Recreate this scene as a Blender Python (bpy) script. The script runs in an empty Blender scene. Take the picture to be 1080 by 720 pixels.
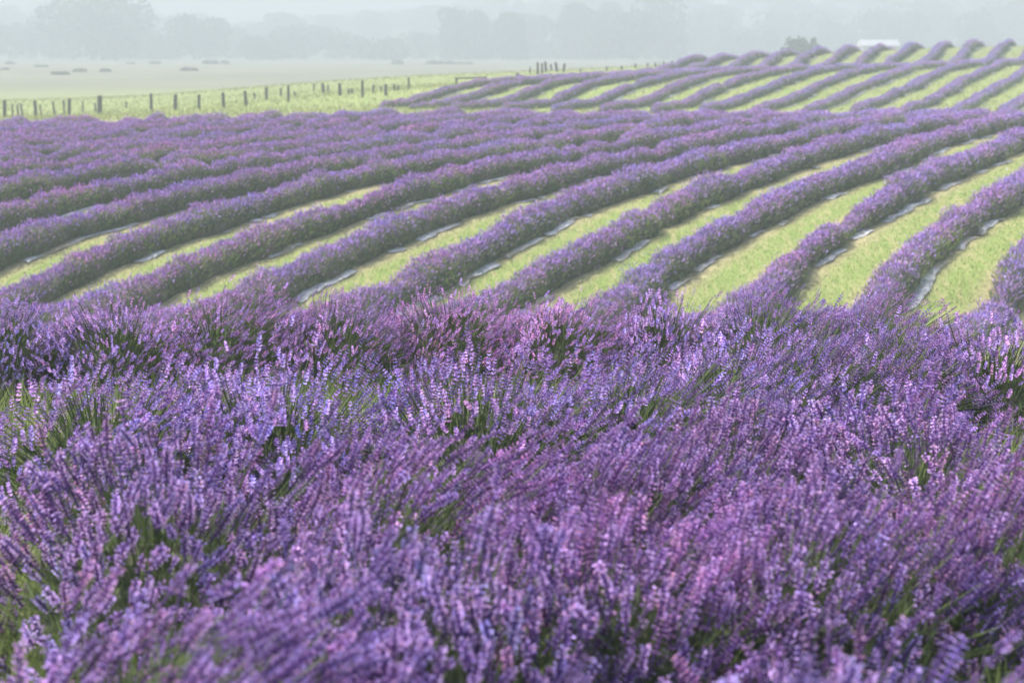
import bpy, math, random
import numpy as np
from mathutils import Vector

rng = np.random.default_rng(7)
random.seed(7)
scene = bpy.context.scene
col = scene.collection

# ------------------------------------------------------------------ camera
PITCH = math.atan(310 / 1500)
cam_d = bpy.data.cameras.new('camera')
cam = bpy.data.objects.new('camera', cam_d)
col.objects.link(cam)
cam_d.sensor_width = 36
cam_d.lens = 50
cam_d.clip_start = 0.05
cam_d.clip_end = 6000
cam.location = (0, 0, 0)
cam.rotation_euler = (math.pi / 2 - PITCH, 0, 0)
cam_d.dof.use_dof = True
cam_d.dof.focus_distance = 7.5
cam_d.dof.aperture_fstop = 3.3
scene.camera = cam

# ------------------------------------------------------------------ light
SUN_EL, SUN_AZ = 52, -62          # azimuth measured from the view direction, negative = from the left
world = bpy.data.worlds.new('World')
scene.world = world
world.use_nodes = True
nt = world.node_tree
nt.nodes.clear()
sky = nt.nodes.new('ShaderNodeTexSky')
sky.sky_type = 'NISHITA'
sky.sun_disc = False
sky.sun_elevation = math.radians(SUN_EL)
sky.sun_rotation = math.radians(SUN_AZ)
sky.air_density = 1.0
sky.dust_density = 3.0
sky.ozone_density = 1.0
bg = nt.nodes.new('ShaderNodeBackground')
bg.inputs['Strength'].default_value = 0.15
wo = nt.nodes.new('ShaderNodeOutputWorld')
nt.links.new(sky.outputs[0], bg.inputs[0])
nt.links.new(bg.outputs[0], wo.inputs[0])

sun_d = bpy.data.lights.new('sun', 'SUN')
sun_d.energy = 3.6
sun_d.angle = math.radians(2.0)
sun_d.color = (1.0, 0.955, 0.88)
sun = bpy.data.objects.new('sun', sun_d)
col.objects.link(sun)
sd = Vector((math.sin(math.radians(SUN_AZ)) * math.cos(math.radians(SUN_EL)),
             math.cos(math.radians(SUN_AZ)) * math.cos(math.radians(SUN_EL)),
             math.sin(math.radians(SUN_EL))))
sun.rotation_euler = sd.to_track_quat('Z', 'Y').to_euler()
sun.location = (-30, 20, 60)

scene.view_settings.view_transform = 'Standard'
scene.view_settings.look = 'None'
scene.view_settings.gamma = 1
scene.view_settings.exposure = 1.14
HAZE_DENSITY = 0.0029
HAZE_COLOR = (0.545, 0.60, 0.63, 1)
cy = scene.cycles
cy.max_bounces = 6
cy.diffuse_bounces = 3
cy.glossy_bounces = 2
cy.transmission_bounces = 3
cy.transparent_max_bounces = 8
cy.volume_bounces = 1
cy.use_adaptive_sampling = True
cy.use_denoising = True

# ------------------------------------------------------------------ terrain
CP, SP = math.cos(PITCH), math.sin(PITCH)

def tan_dn(y):                      # depth-normalised drop for an elevation line
    b = (np.asarray(y, float) - 360) / 1500
    return (SP + b * CP) / (CP - b * SP)

COLS = np.array([-900, -200, 0, 150, 300, 450, 600, 750, 900, 1080, 1300, 1900], float)
CV = (COLS - 540) / 1500
RIDGE = 0.54
RT = {  # lavender tops, per distance, for columns 0..1080
 29: (302, 297, 297, 298, 298, 291, 279, 254),
 30: (287, 274, 275, 276, 276, 266, 258, 243),
 33: (230, 228, 231, 229, 230, 224, 217, 211),
 36: (198, 198, 198, 193, 196, 194, 190, 186),
 40: (169, 167, 168, 168, 167, 166, 165, 160),
 45: (153, 152, 150, 149, 148, 145, 141, 136),
 50: (143, 140, 137, 136, 134, 131, 127, 124),
 55: (134, 131, 126, 124, 123, 121, 119, 118.5),
 60: (127.5, 124.5, 119.5, 117, 117, 117, 116, 116)}
GT = {  # bare ground
 66: (129, 126.5, 121.5, 121, 124, 127, 128, 128),
 72: (128, 124, 117, 118, 123, 126, 127, 127),
 80: (127, 121, 112, 113, 113, 112, 112, 112),
 84: (126.5, 120, 110, 100, 96, 99, 102, 105),
 86: (126.2, 119, 109, 94.5, 90, 92.5, 97.5, 101.5),
 88: (126, 118.5, 108, 92.5, 88, 87, 93, 98),
 92: (125, 117, 106, 91, 86, 79, 84, 91),
 96: (123, 115, 104, 91, 86, 77, 77, 84),
 100: (119, 112, 101, 91, 85.5, 78, 73, 77),
 104: (115, 110, 99, 90.5, 85, 80, 74.5, 71),
 107: (113, 108, 98, 90, 84.5, 81, 77, 68),
 112: (109, 105, 93, 87, 81, 82, 79, 70),
 115: (108, 105, 91, 83, 78.5, 82, 74, 68),
 118: (107, 104, 90, 81, 76.5, 74, 63, 61),
 121: (107, 104, 90, 80, 75.5, 66, 54.5, 52.5),
 123.5: (107, 104, 90, 79, 75, 65, 52.5, 47),
 126: (106, 103, 89, 78, 74, 72, 60, 52),
 135: (105, 102, 90, 80, 76, 82, 74, 70)}
ZT = {}
for Yv, z in ((-60, -1.5), (0, -1.5), (1.9, -1.515), (2.55, -1.59), (3.5, -1.69), (4.8, -1.86), (6, -2.0),
              (7.8, -2.15), (9.3, -2.28), (12, -2.85), (18, -4.0), (24, -5.1), (27, -5.52)):
    ZT[Yv] = np.full(12, z)

def widen(a):
    a = list(a)
    lo = a[0] + (a[0] - a[1]) * .6
    hi = a[-1] + (a[-1] - a[-2]) * .6
    return np.array([lo, lo] + a + [hi, hi], float)
for Yv, r in RT.items():
    ZT[Yv] = -Yv * tan_dn(widen(r)) - RIDGE
for Yv, r in GT.items():
    ZT[Yv] = -Yv * tan_dn(widen(r))
for Yv, z in ((165, -4.5), (250, -4.4), (400, -4.5), (600, -4.9), (3000, -4.9)):
    ZT[Yv] = np.full(12, z)
YK = np.array(sorted(ZT))
ZK = np.array([ZT[y] for y in YK])
# fine table with a uniform log-like axis
def q_of(Y):
    return np.arcsinh(np.asarray(Y, float) / 20.0)
QF = np.linspace(q_of(-60), q_of(3000), 2600)
YF = 20 * np.sinh(QF)
VF = np.linspace(CV[0], CV[-1], 120)
zz = np.stack([np.interp(YF, YK, ZK[:, j]) for j in range(12)], 1)
ZF = np.stack([np.interp(VF, CV, zz[i]) for i in range(len(YF))], 0)
def smooth(a, n, axis):
    k = np.hanning(n + 2)[1:-1]
    k /= k.sum()
    pad = [(0, 0), (0, 0)]
    pad[axis] = (n // 2, n // 2)
    b = np.pad(a, pad, mode='edge')
    return np.apply_along_axis(lambda r: np.convolve(r, k, 'valid'), axis, b)
ZF = smooth(ZF, 9, 0)
ZF = smooth(ZF, 15, 1)

def wob(x, y, s=1.0, ph=0.0):       # cheap smooth noise, about -1..1
    x = np.asarray(x, float) / s
    y = np.asarray(y, float) / s
    return (np.sin(1.3 * x + 2.1 * y + ph) + np.sin(-2.2 * x + 1.1 * y + 1.7 + ph * 2) + .6 * np.sin(3.7 * x + 2.9 * y + 4.1 + ph)
            + .6 * np.sin(-3.1 * x + 4.3 * y + .6 - ph) + .4 * np.sin(6.9 * x - 5.3 * y + 2 + ph)) / 3.0

def hgt(X, Y):
    X = np.asarray(X, float)
    Y = np.asarray(Y, float)
    v = np.clip(X / np.maximum(Y, 4.0), VF[0], VF[-1] - 1e-6)
    q = (q_of(np.clip(Y, -59, 2999)) - QF[0]) / (QF[1] - QF[0])
    i = np.clip(q.astype(int), 0, len(QF) - 2)
    f = q - i
    w = (v - VF[0]) / (VF[1] - VF[0])
    j = np.clip(w.astype(int), 0, len(VF) - 2)
    g = w - j
    z = (ZF[i, j] * (1 - f) + ZF[i + 1, j] * f) * (1 - g) + (ZF[i, j + 1] * (1 - f) + ZF[i + 1, j + 1] * f) * g
    return z + .02 * wob(X, Y, 1.6)

def ray(px, py):
    a = (px - 540) / 1500
    b = (py - 360) / 1500
    dy = CP - b * SP
    return a / dy, (-SP - b * CP) / dy

def pix(X, Y, Z):
    d = Y * CP - Z * SP
    return 540 + 1500 * X / d, 360 - 1500 * (Y * SP + Z * CP) / d

def at(px, py, lo, hi, up=0.0):     # where a sight line meets the land (or a surface that high above it)
    v, w = ray(px, py)
    ys = np.linspace(lo, hi, 900)
    dz = w * ys - (hgt(v * ys, ys) + up)
    k = np.where((dz[:-1] > 0) & (dz[1:] <= 0))[0]
    y = ys[k[0] + 1] if len(k) else ys[np.argmin(np.abs(dz))]
    return float(v * y), float(y)

# ------------------------------------------------------------------ helpers
def tag(o, label=None, cat=None, group=None, kind=None):
    if label: o['label'] = label
    if cat: o['category'] = cat
    if group: o['group'] = group
    if kind: o['kind'] = kind
    return o

def empty(name, loc):
    o = bpy.data.objects.new(name, None)
    o.empty_display_size = .2
    o.location = loc
    col.objects.link(o)
    return o

def mesh_data(name, V, F, C=None, mats=(), MI=None, smooth_=False):
    V = np.ascontiguousarray(V, np.float32)
    F = np.ascontiguousarray(F, np.int32)
    me = bpy.data.meshes.new(name)
    n = F.shape[1]
    me.vertices.add(len(V))
    me.vertices.foreach_set('co', V.ravel())
    me.loops.add(F.size)
    me.loops.foreach_set('vertex_index', F.ravel())
    me.polygons.add(len(F))
    me.polygons.foreach_set('loop_start', np.arange(0, F.size, n, dtype=np.int32))
    me.polygons.foreach_set('loop_total', np.full(len(F), n, np.int32))
    for m in mats:
        me.materials.append(m)
    if MI is not None:
        me.polygons.foreach_set('material_index', np.ascontiguousarray(MI, np.int32))
    me.polygons.foreach_set('use_smooth', np.full(len(F), smooth_, bool))
    me.update(calc_edges=True)
    if C is not None:
        at_ = me.color_attributes.new('col', 'FLOAT_COLOR', 'POINT')
        c4 = np.ones((len(V), 4), np.float32)
        c4[:, :3] = C
        at_.data.foreach_set('color', c4.ravel())
    return me

def link(name, me, parent=None):
    o = bpy.data.objects.new(name, me)
    col.objects.link(o)
    if parent: o.parent = parent
    return o

def scatter(tpl, M, P, mul=None):
    """tpl=(verts,tris,cols); M n,3,3 columns = axes; P n,3; mul n,3 colour factor"""
    v, t, c = tpl
    n = len(P)
    V = np.einsum('nij,kj->nki', M, v) + P[:, None, :]
    F = t[None] + (np.arange(n) * len(v))[:, None, None]
    C = np.broadcast_to(c[None], (n,) + c.shape)
    if mul is not None:
        C = C * mul[:, None, :]
    return V.reshape(-1, 3), F.reshape(-1, 3), C.reshape(-1, 3)

def merge(parts):
    V, F, C, o = [], [], [], 0
    for v, f, c in parts:
        V.append(v); F.append(f + o); C.append(c); o += len(v)
    return np.concatenate(V), np.concatenate(F), np.concatenate(C)

def frames(D, scale, wid, r=rng):
    """axes with local z along D (n,3), length scale, width wid, random spin"""
    D = D / np.linalg.norm(D, axis=1)[:, None]
    a = r.normal(size=D.shape)
    a -= (a * D).sum(1)[:, None] * D
    a /= np.linalg.norm(a, axis=1)[:, None]
    b = np.cross(D, a)
    return np.stack([a * wid[:, None], b * wid[:, None], D * scale[:, None]], 2)

# ------------------------------------------------------------------ materials
def nodes(name):
    m = bpy.data.materials.new(name)
    m.use_nodes = True
    t = m.node_tree
    t.nodes.clear()
    out = t.nodes.new('ShaderNodeOutputMaterial')
    return m, t, out

def plant_mat(name, rough=.7, trans=.25):
    m, t, out = nodes(name)
    a = t.nodes.new('ShaderNodeAttribute'); a.attribute_name = 'col'
    p = t.nodes.new('ShaderNodeBsdfPrincipled')
    p.inputs['Roughness'].default_value = rough
    p.inputs['Specular IOR Level'].default_value = .25
    t.links.new(a.outputs['Color'], p.inputs['Base Color'])
    tr = t.nodes.new('ShaderNodeBsdfTranslucent')
    t.links.new(a.outputs['Color'], tr.inputs['Color'])
    mx = t.nodes.new('ShaderNodeMixShader'); mx.inputs[0].default_value = trans
    t.links.new(p.outputs[0], mx.inputs[1]); t.links.new(tr.outputs[0], mx.inputs[2])
    t.links.new(mx.outputs[0], out.inputs[0])
    return m

def noise_mat(name, c1, c2, scale, rough=.85, detail=6, bump=.3, c3=None, stretch=(1, 1, 1), scale2=None):
    m, t, out = nodes(name)
    g = t.nodes.new('ShaderNodeTexCoord')
    mp = t.nodes.new('ShaderNodeMapping'); mp.inputs['Scale'].default_value = stretch
    t.links.new(g.outputs['Object'], mp.inputs[0])
    n = t.nodes.new('ShaderNodeTexNoise'); n.inputs['Scale'].default_value = scale; n.inputs['Detail'].default_value = detail
    n.inputs['Roughness'].default_value = .65
    t.links.new(mp.outputs[0], n.inputs['Vector'])
    r = t.nodes.new('ShaderNodeValToRGB')
    r.color_ramp.elements[0].position = .34; r.color_ramp.elements[0].color = (*c1, 1)
    r.color_ramp.elements[1].position = .66; r.color_ramp.elements[1].color = (*c2, 1)
    t.links.new(n.outputs['Fac'], r.inputs[0])
    last = r.outputs[0]
    if c3:
        n2 = t.nodes.new('ShaderNodeTexNoise'); n2.inputs['Scale'].default_value = scale2 or scale * .17; n2.inputs['Detail'].default_value = 4
        t.links.new(mp.outputs[0], n2.inputs['Vector'])
        r2 = t.nodes.new('ShaderNodeValToRGB')
        r2.color_ramp.elements[0].position = .48; r2.color_ramp.elements[1].position = .66
        t.links.new(n2.outputs['Fac'], r2.inputs[0])
        mx = t.nodes.new('ShaderNodeMix'); mx.data_type = 'RGBA'
        t.links.new(r2.outputs[0], mx.inputs['Factor'])
        t.links.new(last, mx.inputs['A']); mx.inputs['B'].default_value = (*c3, 1)
        last = mx.outputs['Result']
    p = t.nodes.new('ShaderNodeBsdfPrincipled'); p.inputs['Roughness'].default_value = rough
    p.inputs['Specular IOR Level'].default_value = .2
    t.links.new(last, p.inputs['Base Color'])
    b = t.nodes.new('ShaderNodeBump'); b.inputs['Strength'].default_value = bump; b.inputs['Distance'].default_value = .05
    t.links.new(n.outputs['Fac'], b.inputs['Height']); t.links.new(b.outputs[0], p.inputs['Normal'])
    t.links.new(p.outputs[0], out.inputs[0])
    return m

M_BLOOM = plant_mat('lavender_bloom', .6, .3)
M_LEAF = plant_mat('lavender_leaf', .65, .3)
M_GRASSB = plant_mat('grass_blade', .6, .35)
M_CORE = noise_mat('bush_core', (.045, .055, .03), (.10, .12, .06), 9, c3=(.13, .11, .085))
M_WOOD = noise_mat('weathered_wood', (.07, .062, .055), (.16, .145, .13), 14, stretch=(1, 1, .15))
M_WIRE = noise_mat('fence_wire', (.16, .16, .16), (.24, .23, .22), 20, rough=.5)
M_MAT = noise_mat('weed_fabric', (.30, .29, .26), (.60, .60, .61), 9, bump=.6, c3=(.30, .26, .18), scale2=1.2)
M_BARK = noise_mat('bark', (.05, .04, .035), (.12, .10, .08), 3)
M_CROWN = plant_mat('tree_leaf', .7, .2)
M_WALL = noise_mat('pale_render', (.62, .62, .60), (.72, .72, .70), 2)
M_ROOF = noise_mat('pale_roof', (.36, .37, .38), (.46, .47, .48), 1.2)
M_HILL = noise_mat('hill_meadow', (.06, .085, .035), (.12, .14, .06), .02, c3=(.20, .19, .11))

# ground material: mown grass, straw patches, pale pasture far away
def ground_mat():
    m, t, out = nodes('mown_grass')
    N, L = t.nodes.new, t.links.new
    geo = N('ShaderNodeNewGeometry')
    def noise(s, d=5, rg=.6, vec=None):
        n = N('ShaderNodeTexNoise'); n.inputs['Scale'].default_value = s; n.inputs['Detail'].default_value = d
        n.inputs['Roughness'].default_value = rg
        L(vec or geo.outputs['Position'], n.inputs['Vector']); return n
    def ramp(src, p0, p1, c0=(0, 0, 0), c1=(1, 1, 1)):
        r = N('ShaderNodeValToRGB'); e = r.color_ramp.elements
        e[0].position = p0; e[1].position = p1; e[0].color = (*c0, 1); e[1].color = (*c1, 1)
        L(src, r.inputs[0]); return r.outputs[0]
    def mix(f, a, b):
        x = N('ShaderNodeMix'); x.data_type = 'RGBA'
        if isinstance(f, float): x.inputs['Factor'].default_value = f
        else: L(f, x.inputs['Factor'])
        for s, v in (('A', a), ('B', b)):
            if isinstance(v, tuple): x.inputs[s].default_value = (*v, 1)
            else: L(v, x.inputs[s])
        return x.outputs['Result']
    mp = N('ShaderNodeMapping'); mp.inputs['Rotation'].default_value = (0, 0, math.atan(.66)); mp.inputs['Scale'].default_value = (3, .5, 1)
    L(geo.outputs['Position'], mp.inputs[0])
    fine = noise(26, 4, .7)
    med = noise(2.2, 5, .65, mp.outputs[0])
    big = noise(.22, 4)
    g = ramp(fine.outputs['Fac'], .3, .7, (.14, .205, .055), (.27, .335, .10))
    g = mix(ramp(med.outputs['Fac'], .46, .66), g, (.36, .32, .16))
    g = mix(ramp(big.outputs['Fac'], .45, .7), g, mix(.5, g, (.22, .29, .09)))
    sep = N('ShaderNodeSeparateXYZ'); L(geo.outputs['Position'], sep.inputs[0])
    def math_(op, a, b=None):
        m_ = N('ShaderNodeMath'); m_.operation = op
        for i_, v_ in enumerate((a, b)):
            if v_ is None: continue
            if isinstance(v_, (int, float)): m_.inputs[i_].default_value = v_
            else: L(v_, m_.inputs[i_])
        return m_.outputs[0]
    # dry straw and bare earth keep to the feet of the planted rows
    def row_dist(T_, D_, X_):
        u = math_('DIVIDE', math_('SUBTRACT', math_('SUBTRACT', sep.outputs['X'], X_), math_('MULTIPLY', sep.outputs['Y'], T_)), D_)
        return math_('MULTIPLY', math_('ABSOLUTE', math_('SUBTRACT', math_('FRACT', math_('ADD', u, .5)), .5)), D_ / math.hypot(T_, 1))
    dr = row_dist(.66, 2.65, -8.5)
    edge = math_('ADD', dr, math_('MULTIPLY', math_('SUBTRACT', med.outputs['Fac'], .5), 1.1))
    sel = math_('LESS_THAN', sep.outputs['Y'], 66.0)
    straw = N('ShaderNodeMapRange'); straw.inputs['From Min'].default_value = .80; straw.inputs['From Max'].default_value = .55
    L(edge, straw.inputs['Value'])
    strawc = ramp(noise(9, 5, .7).outputs['Fac'], .35, .65, (.20, .155, .085), (.50, .44, .25))
    g = mix(math_('MULTIPLY', math_('MULTIPLY', straw.outputs[0], sel), .8), g, strawc)
    # beyond the fence the land is dry hay pasture
    far = N('ShaderNodeMapRange'); far.inputs['From Min'].default_value = 112; far.inputs['From Max'].default_value = 185
    wv = N('ShaderNodeMath'); wv.operation = 'MULTIPLY_ADD'
    L(big.outputs['Fac'], wv.inputs[0]); wv.inputs[1].default_value = 20; L(sep.outputs['Y'], wv.inputs[2])
    L(wv.outputs[0], far.inputs['Value'])
    wide = noise(.03, 4, .6)
    hay = ramp(wide.outputs['Fac'], .35, .65, (.14, .145, .095), (.20, .19, .135))
    g = mix(far.outputs[0], g, hay)
    # bare soil in the hidden hollow and under the near bushes
    near = N('ShaderNodeMapRange'); near.inputs['From Min'].default_value = 10; near.inputs['From Max'].default_value = 7
    L(sep.outputs['Y'], near.inputs['Value'])
    g = mix(near.outputs[0], g, mix(ramp(noise(3, 5).outputs['Fac'], .4, .6), (.10, .13, .045), (.17, .14, .09)))
    p = N('ShaderNodeBsdfPrincipled'); p.inputs['Roughness'].default_value = .9; p.inputs['Specular IOR Level'].default_value = .15
    L(g, p.inputs['Base Color'])
    b = N('ShaderNodeBump'); b.inputs['Strength'].default_value = .6; b.inputs['Distance'].default_value = .04
    L(fine.outputs['Fac'], b.inputs['Height']); L(b.outputs[0], p.inputs['Normal'])
    L(p.outputs[0], out.inputs[0])
    return m

# ------------------------------------------------------------------ ground
Q = np.concatenate([np.linspace(-14, 24, 90), np.linspace(24.4, 140, 420), 140 * np.exp(np.linspace(.01, math.log(1750 / 140), 90))])
S = np.linspace(-1, 1, 261)
S = np.sign(S) * np.abs(S) ** 1.25 * 1.15
GY, GS = np.meshgrid(Q, S, indexing='ij')
GX = GS * (np.maximum(GY, 0) + 12)
V = np.stack([GX, GY, hgt(GX, GY)], 2).reshape(-1, 3)
ni, nj = GX.shape
I = (np.arange(ni - 1)[:, None] * nj + np.arange(nj - 1)[None]).ravel()
F = np.stack([I, I + 1, I + nj + 1, I + nj], 1)
g = link('ground', mesh_data('ground', V, F, mats=[ground_mat()], smooth_=True))
tag(g, kind='structure')

# ------------------------------------------------------------------ far hills
hx = np.linspace(-900, 1100, 160)
hy = np.linspace(0, 1, 40)
HX, HT = np.meshgrid(hx, hy, indexing='xy')
HY = 660 + HT * 700
prof = 7 + 15 / (1 + np.exp(-(HX + 60) / 60)) + 4 * wob(HX, 0 * HX, 120)
def hill_z(x, y):
    tt = np.clip((np.asarray(y, float) - 660) / 700, 0, 1)
    pr = 7 + 15 / (1 + np.exp(-(np.asarray(x, float) + 60) / 60)) + 4 * wob(x, 0 * np.asarray(x, float), 120)
    return -5.6 + (pr + 6.5) * np.sin(np.clip(tt * 1.9, 0, 1) * math.pi / 2) + 1.2 * wob(x, y, 60)
HZ = hill_z(HX, HY)
V = np.stack([HX, HY, HZ], 2).reshape(-1, 3)
nj = len(hx); ni = len(hy)
I = (np.arange(ni - 1)[:, None] * nj + np.arange(nj - 1)[None]).ravel()
F = np.stack([I, I + 1, I + nj + 1, I + nj], 1)
tag(link('hills', mesh_data('hills', V, F, mats=[M_HILL], smooth_=True)), kind='structure')

# ------------------------------------------------------------------ haze
def add_haze():
    m, t, out = nodes('haze_air')
    v = t.nodes.new('ShaderNodeVolumePrincipled')
    v.inputs['Color'].default_value = HAZE_COLOR
    v.inputs['Density'].default_value = HAZE_DENSITY
    v.inputs['Anisotropy'].default_value = 0.0
    t.links.new(v.outputs[0], out.inputs['Volume'])
    x0, x1, y0, y1, z0, z1 = -2300, 2300, -40, 1850, -9, 46
    V = [(x, y, z) for x in (x0, x1) for y in (y0, y1) for z in (z0, z1)]
    F = [(0, 1, 3, 2), (4, 6, 7, 5), (0, 4, 5, 1), (2, 3, 7, 6), (0, 2, 6, 4), (1, 5, 7, 3)]
    o = link('haze', mesh_data('haze', np.array(V, float), np.array(F), mats=[m]))
    tag(o, 'pale blue grey summer haze lying over the field and the trees', 'haze', kind='stuff')
add_haze()

# ------------------------------------------------------------------ lavender templates
C_CAL = np.array((.155, .080, .255))
C_PET = np.array((.60, .41, .80))
C_PINK = np.array((.66, .38, .69))
C_STEM = np.array((.135, .185, .065))
C_LEAF = np.array((.17, .22, .10))

def petal(p, out, up, w, l, c, parts):
    side = np.cross(out, up); side /= np.linalg.norm(side) + 1e-9
    v = np.array([p, p + out * l * .6 + side * w, p + out * l + up * l * .35, p + out * l * .6 - side * w])
    parts.append((v, np.array([(0, 1, 2), (0, 2, 3)]), np.tile(c, (4, 1))))

def tube(p0, p1, r0, r1, n, c0, c1, parts):
    d = p1 - p0; d = d / np.linalg.norm(d)
    a = np.cross(d, (0, 0, 1.0) if abs(d[2]) < .9 else (1.0, 0, 0)); a /= np.linalg.norm(a); b = np.cross(d, a)
    an = np.arange(n) * 2 * math.pi / n
    ring = np.cos(an)[:, None] * a + np.sin(an)[:, None] * b
    v = np.concatenate([p0 + ring * r0, p1 + ring * r1])
    f = []
    for i in range(n):
        j = (i + 1) % n
        f += [(i, j, n + j), (i, n + j, n + i)]
    parts.append((v, np.array(f), np.concatenate([np.tile(c0, (n, 1)), np.tile(c1, (n, 1))])))

def spike_full(seed, stalk=0.0):
    """one lavender head, local z 0..1 (metres scaled later); near model"""
    r = np.random.default_rng(seed)
    parts = []
    L = .075 * r.uniform(.8, 1.25)
    nw = r.integers(6, 9)
    bend = r.normal(size=2) * .004
    tube(np.array([0, 0, -.01]), np.array([bend[0], bend[1], L]), .0022, .0014, 4, C_CAL, C_CAL, parts)
    hs = np.linspace(.1, 1, nw) ** .9
    if r.random() < .6: hs[0] = -.15
    for i, h in enumerate(hs):
        rr = .0042 * (1 - .35 * max(h, 0)) * (1 if i else .8)
        k = 6 if h < .9 else 4
        off = r.uniform(0, 6)
        for q in range(k):
            a = off + q * 2 * math.pi / k + r.normal() * .15
            o = np.array([math.cos(a), math.sin(a), 0.])
            base = np.array([bend[0] * max(h, 0), bend[1] * max(h, 0), h * L]) + o * .001
            up = np.array([0, 0, 1.])
            od = o * .75 + up * .66; od /= np.linalg.norm(od)
            c = C_CAL * r.uniform(.7, 1.6) + np.array((.03, .0, .02)) * r.random()
            if r.random() < .07: c = np.array((.30, .17, .11)) * r.uniform(.6, 1.3)
            petal(base, od, up, .0021, rr * 2.0, c, parts)
            if r.random() < .62:
                tipc = base + od * rr * 1.9
                pc = (C_PET if r.random() < .7 else C_PINK) * r.uniform(.65, 1.2)
                o2 = o * .95 + up * r.uniform(-.2, .5); o2 /= np.linalg.norm(o2)
                petal(tipc, o2, up, .0032, .0058 * r.uniform(.8, 1.3), pc, parts)
                if r.random() < .6:
                    sd = np.cross(o2, up)
                    o3 = o2 * .4 + sd * r.choice([-1, 1]) * .8 + up * .3; o3 /= np.linalg.norm(o3)
                    petal(tipc, o3, up, .0026, .0050, pc * 1.08, parts)
    return parts, L

def tpl_head(seed):
    p, L = spike_full(seed)
    return merge(p)

HEADS = [tpl_head(s) for s in range(10)]

def tpl_mid(seed):                  # mid-distance head: three lumpy whorl stacks
    r = np.random.default_rng(100 + seed)
    parts = []
    L = .075
    for i, h in enumerate((0.05, .3, .52, .74, .93)):
        rad = (.0072, .0090, .0085, .0075, .005)[i]
        n = 5
        an = np.arange(n) * 2 * math.pi / n + r.uniform(0, 3)
        for a in an:
            o = np.array([math.cos(a), math.sin(a), .5]); o /= np.linalg.norm(o)
            c = C_CAL * r.uniform(.9, 1.7) if r.random() < .42 else (C_PET if r.random() < .65 else C_PINK) * r.uniform(.6, 1.15)
            petal(np.array([0, 0, h * L]), o, np.array([0, 0, 1.]), .0045, rad * 1.35, c, parts)
    return merge(parts)
MIDS = [tpl_mid(s) for s in range(6)]

def tpl_far():                       # far head: slim three-sided spindle
    a = np.array([0, 2.094, 4.189])
    v = np.array([[0, 0, 0]] + [[math.cos(t), math.sin(t), .45] for t in a] + [[0, 0, 1.]])
    f = [(0, 2, 1), (0, 3, 2), (0, 1, 3), (1, 2, 4), (2, 3, 4), (3, 1, 4)]
    c = np.ones((5, 3)); 
    return v.astype(float), np.array(f), c
FARH = tpl_far()
def tpl_leaf():
    v = np.array([[0, 0, 0], [1, 0, .5], [0, .25, 1.], [-1, 0, .5]], float)
    return v, np.array([(0, 1, 2), (0, 2, 3)]), np.ones((4, 3))
LEAF = tpl_leaf()
def tpl_stalk():
    a = np.array([0, 2.094, 4.189])
    v = np.array([[math.cos(t), math.sin(t), 0] for t in a] + [[math.cos(t) * .8, math.sin(t) * .8, 1] for t in a], float)
    f = []
    for i in range(3):
        j = (i + 1) % 3
        f += [(i, j, 3 + j), (i, 3 + j, 3 + i)]
    return v, np.array(f), np.ones((6, 3))
STALK = tpl_stalk()

def hue(n, X, Y, r, amp=1.0):
    """natural plant-to-plant and head-to-head colour variation"""
    w = wob(X, Y, 1.4, 2.0) * .5 + r.normal(size=n) * .45 * amp
    w = np.clip(w, -1.2, 1.2)
    R = 1.0 + .16 * w
    B = 1.0 - .10 * w
    G = 1.0 - .05 * w
    lum = np.clip(1 + r.normal(size=n) * .22, .5, 1.7)
    return np.stack([R * lum, G * lum, B * lum], 1)

# ------------------------------------------------------------------ near lavender bushes
def dome(R, H, seed, n=20, m=9, scale=1.0):
    r = np.random.default_rng(seed)
    ph = r.uniform(0, 6)
    V, F = [], []
    for i in range(m + 1):
        t = i / m * math.pi / 2
        for j in range(n):
            a = j / n * 2 * math.pi
            k = 1 + .10 * math.sin(3 * a + ph + 4 * t) + .08 * math.sin(5 * a - ph + 3 * t)
            V.append((math.cos(a) * math.cos(t) * R * k * scale, math.sin(a) * math.cos(t) * R * k * scale, math.sin(t) * H * (1 + .06 * math.sin(4 * a + ph)) * scale))
    for i in range(m):
        for j in range(n):
            a, b = i * n + j, i * n + (j + 1) % n
            F += [(a, b, b + n), (a, b + n, a + n)]
    return np.array(V), np.array(F)

SPIKE_MESH = []
def make_spike_meshes():
    """whole flower stems (stalk and head) for the closest plants, shared mesh data"""
    for s in range(12):
        r = np.random.default_rng(500 + s)
        parts, L = spike_full(900 + s)
        n0 = sum(len(p[1]) for p in parts)
        SL = r.uniform(.15, .24)
        k = r.normal(size=2) * .012
        p1 = np.array([0, 0, -.008]); p2 = np.array([k[0] * .5, k[1] * .5, -SL * .5]); p3 = np.array([-k[0], -k[1], -SL])
        sp = []
        tube(p2, p1, .0013, .0011, 4, C_STEM, C_STEM * 1.1, sp)
        tube(p3, p2, .0015, .0013, 4, C_STEM * .9, C_STEM, sp)
        for h in (-.35, -.62):
            for sgn in (-1, 1):
                petal(np.array([0, 0, SL * h]), np.array([sgn * .5, .2, .85]), np.array([0, 0, 1.]), .002, .022, C_LEAF * 1.15, sp)
        V, F, C = merge(parts + sp)
        me = mesh_data('flower_spike', V, F, C, mats=[M_BLOOM])
        SPIKE_MESH.append(me)
make_spike_meshes()

def lean_field(x, y):
    return np.stack([.38 + .72 * wob(x, y, .75, 3.), .02 + .30 * wob(x, y, .8, 5.), 0 * x], -1)

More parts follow.
